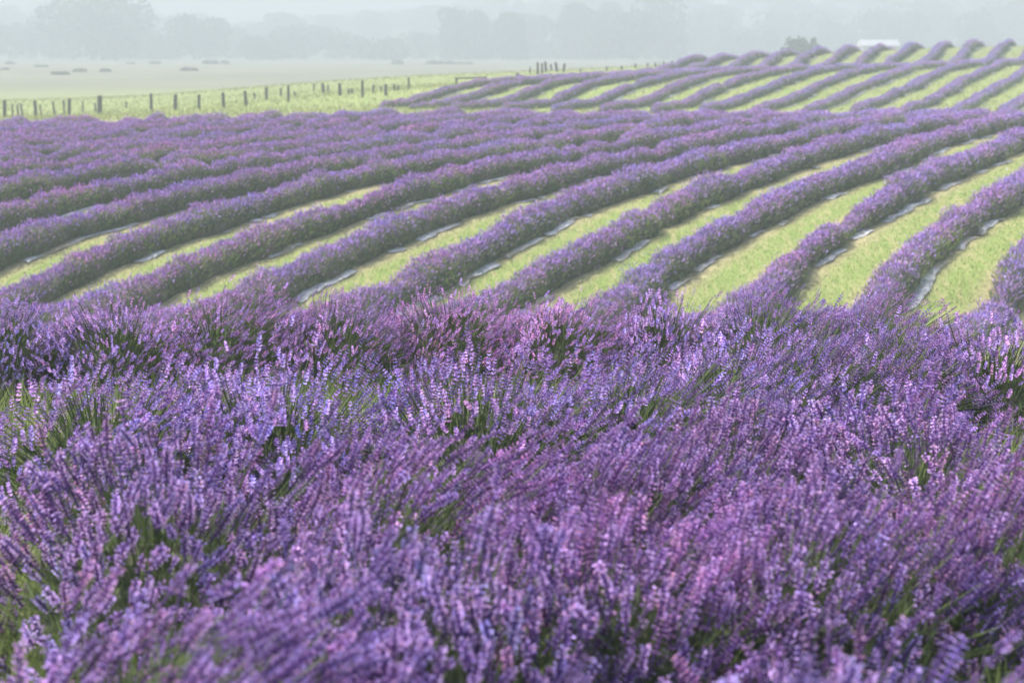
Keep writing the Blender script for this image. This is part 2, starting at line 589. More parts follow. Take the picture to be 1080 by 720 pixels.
def bush(x, y, R, H, n, near, seed, label, group, singles=0, pink=0.0, head=1.0):
    r = np.random.default_rng(seed)
    z = float(hgt(x, y))
    root = empty('lavender_bush', (x, y, z))
    tag(root, label, 'lavender bush', group)
    # solid inner dome in twig and leaf tones, added to block light through the bush
    V, F = dome(R * .72, H * .66, seed)
    link('heart', mesh_data('bush_heart', V, F, mats=[M_CORE], smooth_=True), root)
    # leaves
    nl = int(2600 * (R / .6) ** 2) if near else int(1500 * (R / .6) ** 2)
    u = r.uniform(.0, 1, nl); a = r.uniform(0, 2 * math.pi, nl)
    s = np.sqrt(1 - u * u)
    N = np.stack([s * np.cos(a), s * np.sin(a), u], 1)
    rad = r.uniform(.66, .98, nl)[:, None]
    P = N * np.array([R, R, H * .92]) * rad * .92
    D = N * .7 + np.array([.12, 0, .9]) + r.normal(size=(nl, 3)) * .28
    mul = C_LEAF * np.clip(1 + r.normal(size=(nl, 1)) * .28, .45, 1.8) * np.array([1, 1, 1]) 
    mul = mul + np.where(r.random((nl, 1)) < .22, np.array([.03, .06, -.02]), 0)
    ln = r.uniform(.05, .10, nl); wd = r.uniform(.0022, .004, nl) * (1 if near else 1.5)
    lv = scatter(LEAF, frames(D, ln, wd, r), P, mul)
    # flower stems
    u = r.uniform(.12, 1, n) ** .9; a = r.uniform(0, 2 * math.pi, n)
    s = np.sqrt(1 - u * u)
    N = np.stack([s * np.cos(a), s * np.sin(a), u], 1)
    k = 1 + .10 * np.sin(3 * a + seed) + .07 * np.sin(5 * a + u * 5 + seed)
    base = N * np.array([R, R, H]) * .55
    tip = N * np.array([R, R, H]) * (k * r.normal(1.0, .075, n))[:, None]
    wx, wy = x + tip[:, 0], y + tip[:, 1]
    LF = lean_field(wx, wy)
    tip = tip + LF * .17 * r.uniform(.5, 1.4, (n, 1))
    D = (tip - base); D /= np.linalg.norm(D, axis=1)[:, None]
    D = D * .8 + LF * 1.0 + np.array([0, 0, .40]) + r.normal(size=(n, 3)) * .24
    D /= np.linalg.norm(D, axis=1)[:, None]
    mul = hue(n, wx, wy, r)
    mul[:, 0] *= 1 + pink; mul[:, 2] *= 1 - pink * .3
    mul *= r.uniform(.90, 1.14)
    wnd = wob(wx, wy, .5, 9.)
    parts_s, parts_b = [], []
    mid = (base * .45 + tip * .55) + np.array([0, 0, .02])
    sc = np.ones(n)
    for p0, p1 in ((base, mid), (mid, tip)):
        dd = p1 - p0; L = np.linalg.norm(dd, axis=1)
        parts_s.append(scatter(STALK, frames(dd, L, np.full(n, .0014 if near else .0019), r), p0,
                               C_STEM * np.clip(1 + r.normal(size=(n, 1)) * .2, .5, 1.6)))
    ids = r.permutation(n)
    # the ones that face the lens and show largest become parts of their own
    if singles:
        score = -(tip[:, 1]) + tip[:, 2] * .8 + r.normal(size=n) * .15
        order = np.argsort(-score)
        sel = order[:singles]
    else:
        sel = np.array([], int)
    rest = np.setdiff1d(np.arange(n), sel)
    T = HEADS if near else MIDS
    tid = r.integers(0, len(T), n)
    lens = r.uniform(.72, 1.2, n) * head
    Mx = frames(D, lens, lens * r.uniform(.95, 1.3, n) * (1.05 if near else 1.2), r)
    for q in range(len(T)):
        m = rest[tid[rest] == q]
        if len(m): parts_b.append(scatter(T[q], Mx[m], tip[m], mul[m]))
    V, F, C = merge([lv] + parts_s)
    link('foliage', mesh_data('bush_foliage', V, F, C, mats=[M_LEAF]), root)
    V, F, C = merge(parts_b)
    link('blooms', tagmesh(mesh_data('bush_blooms', V, F, C, mats=[M_BLOOM])), root)['kind'] = 'stuff'
    for i in sel:
        o = bpy.data.objects.new('flower_spike', SPIKE_MESH[int(r.integers(0, 12))])
        col.objects.link(o)
        o.parent = root
        q = Vector(D[i]).to_track_quat('Z', 'Y')
        o.rotation_mode = 'QUATERNION'
        o.rotation_quaternion = q
        o.location = tip[i]
        s_ = float(lens[i]) * 1.05
        o.scale = (s_, s_, s_)
    return root
def tagmesh(me): return me

NEAR_ROWS = [  # (px, py) of the ridge, foliage radius, stems, description
 ([(-160, 328), (200, 321), (450, 319), (650, 319), (800, 315), (960, 312)], 'farthest', .60, 1350, False, 0, .58),
 ([(-160, 412), (200, 414), (450, 412), (650, 402), (800, 378), (950, 354), (1200, 343)], 'second', .62, 1150, False, 0, .60),
 ([(-160, 505), (200, 518), (450, 505), (650, 488), (850, 470), (1000, 455), (1220, 440)], 'third', .52, 860, True, 60, .56),
 ([(-200, 670), (200, 665), (450, 640), (650, 610), (900, 575), (1250, 525)], 'fourth', .44, 720, True, 100, .50),
 ([(400, 900), (650, 830), (900, 770), (1250, 690)], 'nearest', .36, 420, True, 100, .44)]
WHERE = {'farthest': 'along the crest where the foreground slope drops away',
         'second': 'in the second foreground row behind the crest row',
         'third': 'in the middle foreground row',
         'fourth': 'in the front foreground row',
         'nearest': 'at the bottom corner of the view'}
ORD = ['first', 'second', 'third', 'fourth', 'fifth', 'sixth', 'seventh', 'eighth', 'ninth', 'tenth', 'eleventh', 'twelfth',
       'thirteenth', 'fourteenth', 'fifteenth', 'sixteenth', 'seventeenth', 'eighteenth', 'nineteenth', 'twentieth',
       'twenty-first', 'twenty-second', 'twenty-third', 'twenty-fourth']
sd_ = 1000
for pts, nm, R, n, near, singles, H in NEAR_ROWS:
    W = [at(px, py, 1.2, 12, H) for px, py in pts]
    W = np.array(W)
    seg = np.r_[0, np.cumsum(np.hypot(*np.diff(W, axis=0).T))]
    step = R * 1.22
    tt = np.arange(step * .3, seg[-1], step)
    spots = []
    for t_ in tt:
        x = np.interp(t_, seg, W[:, 0]) + rng.normal() * .05
        y = np.interp(t_, seg, W[:, 1]) + rng.normal() * .07
        spots.append((x, y))
    vis = [s for s in spots if -60 < pix(s[0], s[1], float(hgt(*s)) + H)[0] < 1140]
    vis.sort(key=lambda s: pix(s[0], s[1], 0)[0])
    for i, (x, y) in enumerate(vis):
        sd_ += 1
        f = rng.uniform(.9, 1.1)
        bush(x, y, R * f, H * rng.uniform(.94, 1.07), int(n * f), near, sd_,
             'purple lavender bush %s, %s from the left' % (WHERE[nm], ORD[i]), 'lavender bushes of the foreground', singles,
             rng.normal() * .065 + (.07 if nm == 'farthest' else 0),
             {'farthest': .74, 'second': .84}.get(nm, 1.0))

# ------------------------------------------------------------------ long lavender rows
T_ROW, D_ROW, X_ROW = .66, 2.65, -8.5
MID_LAY = (T_ROW, D_ROW, X_ROW)
HILL_LAY = (.5, -2.62, -45.9)        # the rise was planted in a slightly different direction
STEP = .22
DIR = np.array([T_ROW, 1.0]) / math.hypot(T_ROW, 1)
def make_row(k, y0, y1, dens, label, group, seed, big, hill=False):
    r = np.random.default_rng(seed)
    T_ROW, D_ROW, X_ROW = HILL_LAY if hill else MID_LAY
    DIR = np.array([T_ROW, 1.0]) / math.hypot(T_ROW, 1)
    PERP = np.array([DIR[1], -DIR[0]])
    n = max(6, int((y1 - y0) / DIR[1] / STEP))
    Y = np.linspace(y0, y1, n)
    X = X_ROW - k * D_ROW + T_ROW * Y
    off = .09 * np.sin(Y * .35 + k * 2.1) + .06 * np.sin(Y * .9 + k)
    X = X + PERP[0] * off; Y = Y + PERP[1] * off
    pxs = pix(X, Y, hgt(X, Y))[0]
    keep = (pxs > -170) & (pxs < 1260)
    if keep.sum() < 8: return None
    a, b = np.where(keep)[0][[0, -1]]
    X, Y = X[a:b + 1], Y[a:b + 1]
    n = len(X)
    s = np.arange(n) * STEP
    jit = np.interp(s, np.arange(0, s[-1] + 2, .62), r.normal(size=len(np.arange(0, s[-1] + 2, .62))))
    plant = .5 + .5 * np.abs(np.sin(s / .62 * math.pi + .6 * np.sin(s * .7)))       # one swelling per plant
    half = (.285 + 0.085 * plant + .055 * jit + .03 * np.sin(s * .23 + k))
    hh = .30 + 0.085 * plant + .045 * jit
    gaps = np.interp(s, np.arange(0, s[-1] + 2, .62), (r.random(len(np.arange(0, s[-1] + 2, .62))) < .045).astype(float))
    half = half * (1 - .45 * gaps); hh = hh * (1 - .5 * gaps)
    if hill:
        half = half * np.interp(Y, [100, 112], [.86, 1.0]); hh = hh * np.interp(Y, [100, 112], [.8, 1.2])
    ends = np.clip(np.minimum(s + .3, s[-1] - s + .3) / .8, .25, 1)
    half *= ends; hh *= ends
    m = 9
    th = np.linspace(0, math.pi, m)
    ct, st = np.cos(th), np.sin(th) ** .8
    rr = 1 + .07 * r.normal(size=(n, m))
    PX = X[:, None] + PERP[0] * (ct[None] * half[:, None] * rr)
    PY = Y[:, None] + PERP[1] * (ct[None] * half[:, None] * rr)
    g0 = hgt(PX, PY)
    PZ = g0 - .05 + (st[None] * hh[:, None] * rr) + .05 * (st[None] > .1)
    V = np.stack([PX, PY, PZ], 2).reshape(-1, 3)
    I = (np.arange(n - 1)[:, None] * m + np.arange(m - 1)[None]).ravel()
    F = np.stack([I, I + 1, I + m + 1, I + m], 1)
    F = np.concatenate([F[:, [0, 1, 2]], F[:, [0, 2, 3]]])
    root = empty('lavender_row', (float(X[0]), float(Y[0]), float(hgt(X[0], Y[0]))))
    tag(root, label, 'lavender row', group)
    o0 = np.array(root.location)
    link('heart', mesh_data('row_heart', V - o0, F, mats=[M_CORE], smooth_=True), root)
    L = s[-1]
    def sample(cnt, lo, hi):
        t = r.uniform(0, L, cnt); a = r.uniform(lo, hi, cnt)
        cx = np.interp(t, s, X); cyy = np.interp(t, s, Y); hw = np.interp(t, s, half); h = np.interp(t, s, hh)
        return t, a, cx, cyy, hw, h
    # leaves and green stems on the flanks
    nl = int(L * dens * 1.6)
    t, a, cx, cyy, hw, h = sample(nl, .02, math.pi - .02)
    e = r.uniform(1.0, 1.16, nl)
    x = cx + PERP[0] * np.cos(a) * hw * e; y = cyy + PERP[1] * np.cos(a) * hw * e
    z = hgt(x, y) + np.sin(a) ** .8 * h * e
    D = np.stack([PERP[0] * np.cos(a), PERP[1] * np.cos(a), np.sin(a) * .5 + .8], 1) + r.normal(size=(nl, 3)) * .25
    gr = np.clip(1 + r.normal(size=(nl, 1)) * .25, .4, 1.7)
    cl = np.array([.185, .215, .125]) * gr + np.where(r.random((nl, 1)) < .25, np.array([.035, .06, -.01]), 0.)
    green = (wob(cx, cyy, 3.0, 1.) > .35)[:, None]
    cl = np.where(green, cl * np.array([1.25, 1.35, .85]), cl)
    lv = scatter(LEAF, frames(D, r.uniform(.07, .14, nl) * big, r.uniform(.006, .011, nl) * big, r), np.stack([x, y, z], 1) - o0, cl)
    V, F, C = lv
    link('foliage', mesh_data('row_foliage', V, F, C, mats=[M_LEAF]), root)
    # flower heads: thick on top, thinner on the flanks
    nf = int(L * dens * 2.3)
    a0 = math.pi / 2 + .12 + r.normal(size=nf) * .48
    a0 = np.clip(a0, .12, math.pi - .12)
    t, a, cx, cyy, hw, h = sample(nf, 0, 1); a = a0
    e = r.normal(1.17, .12, nf)
    lp = 1 + .10 * np.sin(t / .62 * 2 * math.pi + k)
    x = cx + PERP[0] * np.cos(a) * hw * e * lp; y = cyy + PERP[1] * np.cos(a) * hw * e * lp
    z = hgt(x, y) + np.sin(a) ** .8 * (h * e * lp) 
    D = np.stack([PERP[0] * np.cos(a) + .25, PERP[1] * np.cos(a), np.sin(a) * .6 + .7], 1) + r.normal(size=(nf, 3)) * .28
    mulh = hue(nf, x, y, r)
    w = wob(x, y, 4.0, 7.)
    a_g = np.interp(t, s, gaps)
    base = np.where(r.random((nf, 1)) < .45, C_CAL * 1.5, np.where(r.random((nf, 1)) < .6, C_PET * .85, C_PINK * .8))
    cf = base * mulh
    pk = .0 + .07 * w - .010 * (x - 5) / 4
    cf = cf * 1.26 + .025
    cf[:, 0] *= 1 + pk; cf[:, 2] *= 1 - pk * .3
    V, F, C = scatter(FARH, frames(D, r.uniform(.05, .09, nf) * big, r.uniform(.008, .0125, nf) * big, r), np.stack([x, y, z], 1) - o0, cf)
    ob = link('blooms', mesh_data('row_blooms', V, F, C, mats=[M_BLOOM]), root)
    return X, Y, half, PERP

MID_TRACKS, HILL_TRACKS = [], []
def visible(k, y0, y1, lay=MID_LAY):
    T_ROW, D_ROW, X_ROW = lay
    Y = np.linspace(y0, y1, 50); X = X_ROW - k * D_ROW + T_ROW * Y
    p = pix(X, Y, hgt(X, Y))[0]
    return ((p > -20) & (p < 1100)).any()
mids = [k for k in range(24, -3, -1) if visible(k, 29, 62)]
for i, k in enumerate(mids):
    tr = make_row(k, 24.5, 62.5 - .3 * (k % 3), 300,
                  'long lavender row across the middle field, %s from the left at the far crest' % ORD[min(i, 23)],
                  'lavender rows of the middle field', 3000 + k, 1.0)
    if tr: MID_TRACKS.append(tr)
hills_ = [k for k in range(0, 24) if visible(k, 80, 128, HILL_LAY)]
for i, k in enumerate(hills_):
    y0 = 77.5 if k == 0 else 76 if k == 1 else 75
    y1 = 128
    tr = make_row(k, y0, y1, 150,
                  'lavender row climbing the far rise, %s from the left' % ORD[min(i, 23)],
                  'lavender rows of the far rise', 4000 + k, 1.15, True)
    if tr: HILL_TRACKS.append(tr)

# ------------------------------------------------------------------ weed fabric beside the rows
def fabric(tracks, seed, thr, w0):
    r = np.random.default_rng(seed)
    V, F = [], []
    for q, (X, Y, half, PERP) in enumerate(tracks):
        n = len(X)
        on = .8 * wob(X + q * 9, Y, 1.6, q) + .5 * wob(X, Y, .7, q + 3) > thr
        inn = half * .7
        outw = half + w0 + .05 * wob(X, Y, 1.1, q * 2.) + .03 * r.normal(size=n)
        for i in range(n - 1):
            if not on[i]: continue
            b = len(V)
            for j in (i, i + 1):
                for d in (inn[j], (inn[j] + outw[j]) / 2, outw[j]):
                    x = X[j] + PERP[0] * d; y = Y[j] + PERP[1] * d
                    V.append((x, y, float(hgt(x, y)) + .015 + (.012 if d != inn[j] else 0) * (1 + math.sin(j * 1.7))))
            F += [(b, b + 1, b + 4, b + 3), (b + 1, b + 2, b + 5, b + 4)]
    o = link('weed_fabric_paving', mesh_data('weed_fabric', np.array(V), np.array(F), mats=[M_MAT], smooth_=True))
    tag(o, 'pale grey weed fabric strips showing at the feet of the rows', 'weed fabric', kind='structure')
fabric(MID_TRACKS, 1, .12, .20)
fabric(HILL_TRACKS, 2, .2, .2)

# ------------------------------------------------------------------ grass tufts
def grass_scatter(name, X, Y, hmin, hmax, w, seed, label, cA, cB, lean=.35):
    r = np.random.default_rng(seed)
    n = len(X)
    P = np.stack([X, Y, hgt(X, Y) - .005], 1)
    D = np.stack([.2 + r.normal(size=n) * lean, r.normal(size=n) * lean, np.ones(n)], 1)
    f = r.random((n, 1))
    c = np.array(cA) * (1 - f) + np.array(cB) * f
    c = c * np.clip(1 + r.normal(size=(n, 1)) * .2, .5, 1.6)
    v, t, cc = scatter(LEAF, frames(D, r.uniform(hmin, hmax, n), r.uniform(.6, 1.3, n) * w, r), P, c)
    o = link(name, mesh_data(name, v, t, cc, mats=[M_GRASSB]))
    tag(o, label, 'grass', kind='stuff')

def field_pts(n, y0, y1, power=1.0):
    Y = y0 + (y1 - y0) * rng.random(n) ** power
    px = rng.uniform(-120, 1220, n)
    return (px - 540) / 1500 * Y * 1.0, Y
X, Y = field_pts(230000, 28, 62, 1.3)
m = np.abs(((X - T_ROW * Y - X_ROW) / D_ROW + .5) % 1 - .5) * D_ROW * DIR[1] > .55
grass_scatter('grass', X[m], Y[m], .03, .07, .006, 11, 'short bright green grass between the lavender rows', (.16, .24, .06), (.34, .38, .14))
X, Y = field_pts(60000, 64, 125)
grass_scatter('meadow_grass', X, Y, .08, .28, .02, 12, 'longer yellow green grass around the fence and the far rise', (.22, .27, .09), (.38, .36, .17))
# foreground: soil hidden by green grass between the bushes
Y = rng.uniform(1.2, 10.5, 60000); X = rng.uniform(-.5, .5, 60000) * (Y + .6)
grass_scatter('undergrowth', X, Y, .10, .34, .003, 13, 'green grass and weeds growing between the foreground bushes', (.14, .21, .06), (.30, .35, .13))

# ------------------------------------------------------------------ fences
def box_tris(p0, p1, wx, wy, r, taper=.9):
    """a slightly irregular squared post from p0 to p1"""
    d = p1 - p0
    V = []
    for f, s in ((0, 1), (.5, .97), (1, taper)):
        c = p0 + d * f + r.normal(size=3) * .004
        for a in range(8):
            an = a * math.pi / 4
            q = 1 + r.normal() * .06
            V.append(c + np.array([math.cos(an) * wx * s * q, math.sin(an) * wy * s * q, 0]))
    V.append(p1 + np.array([0, 0, wx * .2]))
    F = []
    for l in range(2):
        for a in range(8):
            b = (a + 1) % 8
            i, j = l * 8 + a, l * 8 + b
            F += [(i, j, j + 8), (i, j + 8, i + 8)]
    for a in range(8):
        F.append((16 + a, 16 + (a + 1) % 8, 24))
    return np.array(V), np.array(F)

def post_geo(px, yt, yb, lo, hi, wid, lean=0.0):
    x, y = at(px, yb, lo, hi)
    z = float(hgt(x, y))
    v, w = ray(px + lean, yt)
    top = w * y
    return x, y, z, max(top - z, .35), float(v * y) - x, wid * y / 1500 / 2

def fence(name, label, posts, lo, hi, wires=True, group=None):
    G = [post_geo(p[0], p[1], p[2], lo, hi, p[3], p[4] if len(p) > 4 else 0) for p in posts]
    root = empty(name, (G[0][0], G[0][1], G[0][2]))
    tag(root, label, 'fence', group)
    o0 = np.array(root.location)
    for q, (x, y, z, h, dx, w) in enumerate(G):
        r = np.random.default_rng(int(abs(x) * 100) + q)
        V, F = box_tris(np.array([0, 0, -.25]), np.array([dx, r.normal() * .05, h]), w, w, r)
        o = link('post', mesh_data('fence_post', V, F, mats=[M_WOOD]), root)
        o.location = np.array([x, y, z]) - o0
    if wires:
        for hf in (.45, .85):
            parts = []
            for a, b in zip(G[:-1], G[1:]):
                p = np.array([a[0] + a[4] * hf, a[1] - .05, a[2] + a[3] * hf]) - o0
                q = np.array([b[0] + b[4] * hf, b[1] - .05, b[2] + b[3] * hf]) - o0
                mid_ = (p + q) / 2 - np.array([0, 0, .03])
                tube(p, mid_, .004, .004, 4, C_STEM, C_STEM, parts)
                tube(mid_, q, .004, .004, 4, C_STEM, C_STEM, parts)
            V, F, C = merge(parts)
            link('wire', mesh_data('fence_wire', V, F, mats=[M_WIRE]), root)
    return root

fence('post_fence', 'old wooden post and wire fence along the edge of the lavender field',
      [(-35, 107, 129, 3.6), (5, 106, 128, 3.8), (38, 106, 126, 3.6, -1), (73, 104, 123, 3.6), (105, 101, 122, 5.0), (160, 99, 118, 3.4, -1),
       (185, 100, 118, 4.2), (210, 100, 118, 3.2), (236, 98, 115, 3.8, -1), (260, 96, 112.5, 3.6, -2), (281, 92, 105.5, 3.6),
       (304, 90, 108, 3.0), (342, 88, 99, 3.6, -2), (359, 88, 101, 3.6, -1), (382, 85, 103, 2.8), (407, 89, 101, 3.0), (431, 82, 95, 2.6)],
      84, 112)
fence('wire_fence', 'second thinner leaning post fence standing behind the wooden post fence',
      [(13, 110, 124, 1.8), (20, 110, 124, 2.2, -2), (25, 109, 124, 2.4, -3), (44, 110, 123, 1.8, -2), (58, 107, 122, 2.4, -2), (68, 106, 121, 2.2, -1), (87, 107, 119, 1.8),
       (101, 109, 119, 2.0, -1), (133, 107, 114, 2.0), (270, 98, 105, 2.0, -2), (297, 93, 102, 2.6, -1), (315, 101, 102.5, 2.4, -5), (331, 88, 96, 1.6), (346, 90, 99, 2.0),
       (368, 95, 102, 3.0), (373, 95, 102, 2.6, -2), (393, 90, 101, 2.6, 1), (402, 92, 98, 2.0), (416, 89, 97, 2.6), (420, 90, 97, 2.4)],
      90, 124)
fence('distant_fence', 'small distant fence of short posts on the pale pasture behind the green bank',
      [(612, 73, 77, 1.6), (640, 71, 75, 1.8), (656, 69.5, 74, 1.8), (670, 68.5, 72, 1.8), (683, 66.5, 71, 2.0), (691, 66, 71, 1.8), (700, 65, 69.5, 1.8), (709, 64, 69, 1.8)],
      115, 150)

def lone_post(px, yt, yb, w, lean, lo, hi, label):
    x, y, z, h, dx, ww = post_geo(px, yt, yb, lo, hi, w, lean)
    r = np.random.default_rng(int(px))
    V, F = box_tris(np.array([0, 0, -.3]), np.array([dx, .03, h]), ww, ww, r)
    o = link('wooden_post', mesh_data('wooden_post', V, F, mats=[M_WOOD]))
    o.location = (x, y, z)
    tag(o, label, 'post', 'upright posts on the green bank')
ph = [(567, 66, 79, 2.6, 0, 'leftmost tall dark post in the cluster on the green bank'),
      (572, 67, 78, 2.2, -.5, 'slimmer post second from the left in the cluster on the bank'),
      (576, 65, 76, 2.6, -1, 'tallest post, third from the left in the cluster on the bank'),
      (582, 68, 75, 2.2, -1, 'short post in the middle of the cluster on the bank'),
      (588, 66, 76, 3.0, -2, 'thick post leaning left, fifth in the cluster on the bank'),
      (594, 67, 76, 2.6, 1.5, 'post leaning right at the right end of the cluster on the bank'),
      (559, 71, 78, 1.6, 0, 'faint thin post standing just left of the post cluster')]
for p in ph:
    lone_post(*p[:5], 108, 132, p[5])
lone_post(546, 77, 85, 3.0, 0, 102, 125, 'short stubby dark post behind the first rows of the far rise')

def rail_barrier():
    a = post_geo(481.5, 82, 94, 100, 122, 2.4); b = post_geo(512, 81, 93, 100, 122, 3.0)
    root = empty('rail_barrier', (a[0], a[1], a[2]))
    tag(root, 'low wooden barrier of two posts and one top rail on the grass bank', 'barrier')
    o0 = np.array(root.location)
    r = np.random.default_rng(5)
    for g_ in (a, b):
        V, F = box_tris(np.array([0, 0, -.25]), np.array([0, 0, g_[3]]), g_[5], g_[5], r)
        o = link('post', mesh_data('barrier_post', V, F, mats=[M_WOOD]), root); o.location = np.array(g_[:3]) - o0
    parts = []
    p = np.array([a[0] - .1, a[1] - .1, a[2] + a[3] - .05]) - o0; q = np.array([b[0] + .1, b[1] - .1, b[2] + b[3] - .05]) - o0
    tube(p, q, .055, .05, 8, C_STEM, C_STEM, parts)
    V, F, C = merge(parts)
    link('rail', mesh_data('barrier_rail', V, F, mats=[M_WOOD]), root)
rail_barrier()

# ------------------------------------------------------------------ trees
def crown_mesh(seed, kind):
    r = np.random.default_rng(seed)
    n = 2600
    if kind == 'round':
        lobes = [(r.normal() * .28, r.normal() * .28, r.uniform(.35, .85), r.uniform(.22, .38)) for _ in range(16)]
    elif kind == 'tall':
        lobes = [(r.normal() * .12, r.normal() * .12, h, .22 * (1 - .55 * h) + .06) for h in np.linspace(.18, .93, 13)]
    else:
        lobes = [(r.normal() * .40, r.normal() * .34, r.uniform(.2, .72), r.uniform(.2, .32)) for _ in range(14)]
    lobes = np.array(lobes)
    id_ = r.integers(0, len(lobes), n)
    d = r.normal(size=(n, 3)); d /= np.linalg.norm(d, axis=1)[:, None]
    rad = r.uniform(.55, 1.05, n) ** .6
    P = lobes[id_, :3] + d * (lobes[id_, 3] * rad)[:, None] * np.array([1, 1, .85])
    P[:, 2] = np.clip(P[:, 2], .02, 1.02)
    D = d + r.normal(size=(n, 3)) * .8
    c = np.array((.055, .085, .035)) * np.clip(1 + r.normal(size=(n, 1)) * .3 + lobes[id_, 2:3] * 0, .4, 1.9)
    c = c * (1 + .25 * np.sin(id_ * 2.3))[:, None]
    sz = r.uniform(.035, .075, n)
    V, F, C = scatter(LEAF, frames(D, sz * 1.4, sz * .7, r), P, c)
    return mesh_data('tree_crown', V, F, C, mats=[M_CROWN])

def trunk_mesh(seed, kind):
    r = np.random.default_rng(seed)
    parts = []
    top = .55 if kind != 'tall' else .85
    tube(np.array([0, 0, -.03]), np.array([.01, 0, top * .5]), .035, .026, 8, C_STEM, C_STEM, parts)
    tube(np.array([.01, 0, top * .5]), np.array([0, .02, top]), .026, .010, 8, C_STEM, C_STEM, parts)
    for q in range(7):
        a = r.uniform(0, 6.28); h = r.uniform(.16, top * .9)
        o = np.array([math.cos(a), math.sin(a), 0])
        ln = .28 if kind != 'tall' else .10
        tube(np.array([0, 0, h]), np.array([0, 0, h + .16]) + o * ln, .014, .004, 6, C_STEM, C_STEM, parts)
    V, F, C = merge(parts)
    return mesh_data('tree_trunk', V, F, mats=[M_BARK], smooth_=True)

TREES = {}
for kind in ('round', 'tall', 'broad'):
    TREES[kind] = [(crown_mesh(60 + i + 10 * len(TREES), kind), trunk_mesh(80 + i, kind)) for i in range(3)]

def tree(px, ytop, wpx, Yd, kind, label, group, i, on_hill=False):
    v, w = ray(px, ytop)
    x = v * Yd
    z = float(hill_z(x, Yd)) if on_hill else float(hgt(x, Yd))
    H = w * Yd - z
    wid = wpx * Yd / 1500
    root = empty('broadleaf_tree' if kind != 'tall' else 'poplar_tree', (x, Yd, z - .1))
    tag(root, label, 'tree', group)
    cm, tm = TREES[kind][i % 3]
    base_w = {'round': 1.15, 'tall': .52, 'broad': 1.5}[kind]
    c = link('crown', cm, root); t = link('trunk', tm, root)
    sx = wid / base_w
    c.scale = (sx, sx, H * 1.14); c.location.z = -.13 * H; t.scale = (min(sx, H) * .8, min(sx, H) * .8, H)
    c.rotation_euler = (0, 0, random.uniform(0, 6.28))

NEAR_T = [(14, 20, 70, 'broad', 'pale hazy tree at the left edge of the pasture skyline'),
 (62, 14, 40, 'round', 'shoulder tree joined to the left side of the tallest dark crown'),
 (104, 1, 92, 'round', 'tallest broad dark tree on the left of the pasture skyline'),
 (142, 10, 60, 'round', 'rounded tree joined to the right side of the tallest dark crown'),
 (172, 34, 36, 'broad', 'low pale tree in the dip right of the tallest dark crown'),
 (202, 19, 44, 'round', 'round dark tree right of the dip in the skyline'),
 (238, 27, 52, 'broad', 'flat topped tree just right of the round dark tree'),
 (278, 36, 50, 'broad', 'low soft tree right of the flat topped tree'),
 (320, 29, 62, 'round', 'round hazy tree above the middle of the wooden post fence'),
 (362, 34, 50, 'broad', 'low hazy tree above the right part of the wooden post fence'),
 (404, 38, 54, 'broad', 'low wide tree above the end of the wooden post fence'),
 (446, 36, 48, 'round', 'small round tree left of the first tall poplar'),
 (484, 13, 26, 'tall', 'first tall dark poplar above the low rail barrier'),
 (502, 16, 24, 'tall', 'poplar touching the right side of the first tall poplar'),
 (523, 26, 22, 'tall', 'shorter poplar behind a white house between taller poplars'),
 (538, 17, 22, 'tall', 'slim poplar left of the post cluster'),
 (560, 19, 30, 'tall', 'wide poplar directly above the post cluster'),
 (606, 9, 30, 'tall', 'tall poplar right of the pale gap in the tree line'),
 (628, 15, 30, 'round', 'round tree between tall poplars above the small distant fence'),
 (645, 8, 26, 'tall', 'tall poplar above the left half of the small distant fence'),
 (672, 14, 40, 'round', 'rounded tree above the middle of the small distant fence'),
 (704, 3, 46, 'round', 'large high crown above the right end of the small distant fence'),
 (748, 14, 52, 'round', 'rounded tree above the first rows of the far rise'),
 (790, 22, 50, 'broad', 'wide low tree left of the green bush on the far rise skyline'),
 (838, 16, 56, 'round', 'round hazy tree directly behind the green bush'),
 (884, 22, 50, 'broad', 'wide hazy tree left of the long white roof'),
 (932, 14, 50, 'round', 'round hazy tree right behind the long white roof'),
 (982, 8, 60, 'round', 'tall hazy tree right of the long white roof'),
 (1030, 10, 50, 'broad', 'broad hazy tree above the high end of the far rise'),
 (1072, 4, 56, 'round', 'tall hazy tree at the right edge of the skyline')]
for i, (px, yt, w, kind, lab) in enumerate(NEAR_T):
    Yd = 600 + 40 * math.sin(i * 2.4)
    if px > 720: Yd += 70
    tree(px, yt, w * 1.12, Yd, kind, lab, 'trees in the line beyond the pasture', i)
for i in range(64):
    px = -60 + i * 18.8 + random.uniform(-7, 7)
    Yd = random.uniform(720, 1050)
    yb = 0
    base = 46 - 26 / (1 + math.exp(-(px - 430) / 70))
    x = (px - 540) / 1500 * Yd
    zt = float(hill_z(x, Yd)) + random.uniform(9, 17)
    yt = float(pix(x, Yd, zt)[1])
    tree(px, yt, random.uniform(26, 48), Yd, random.choice(['round', 'broad', 'round', 'tall']),
         'very faint tree dissolving in the haze on the hillside behind the tree line', 'faint trees on the hazy hillside', i, True)

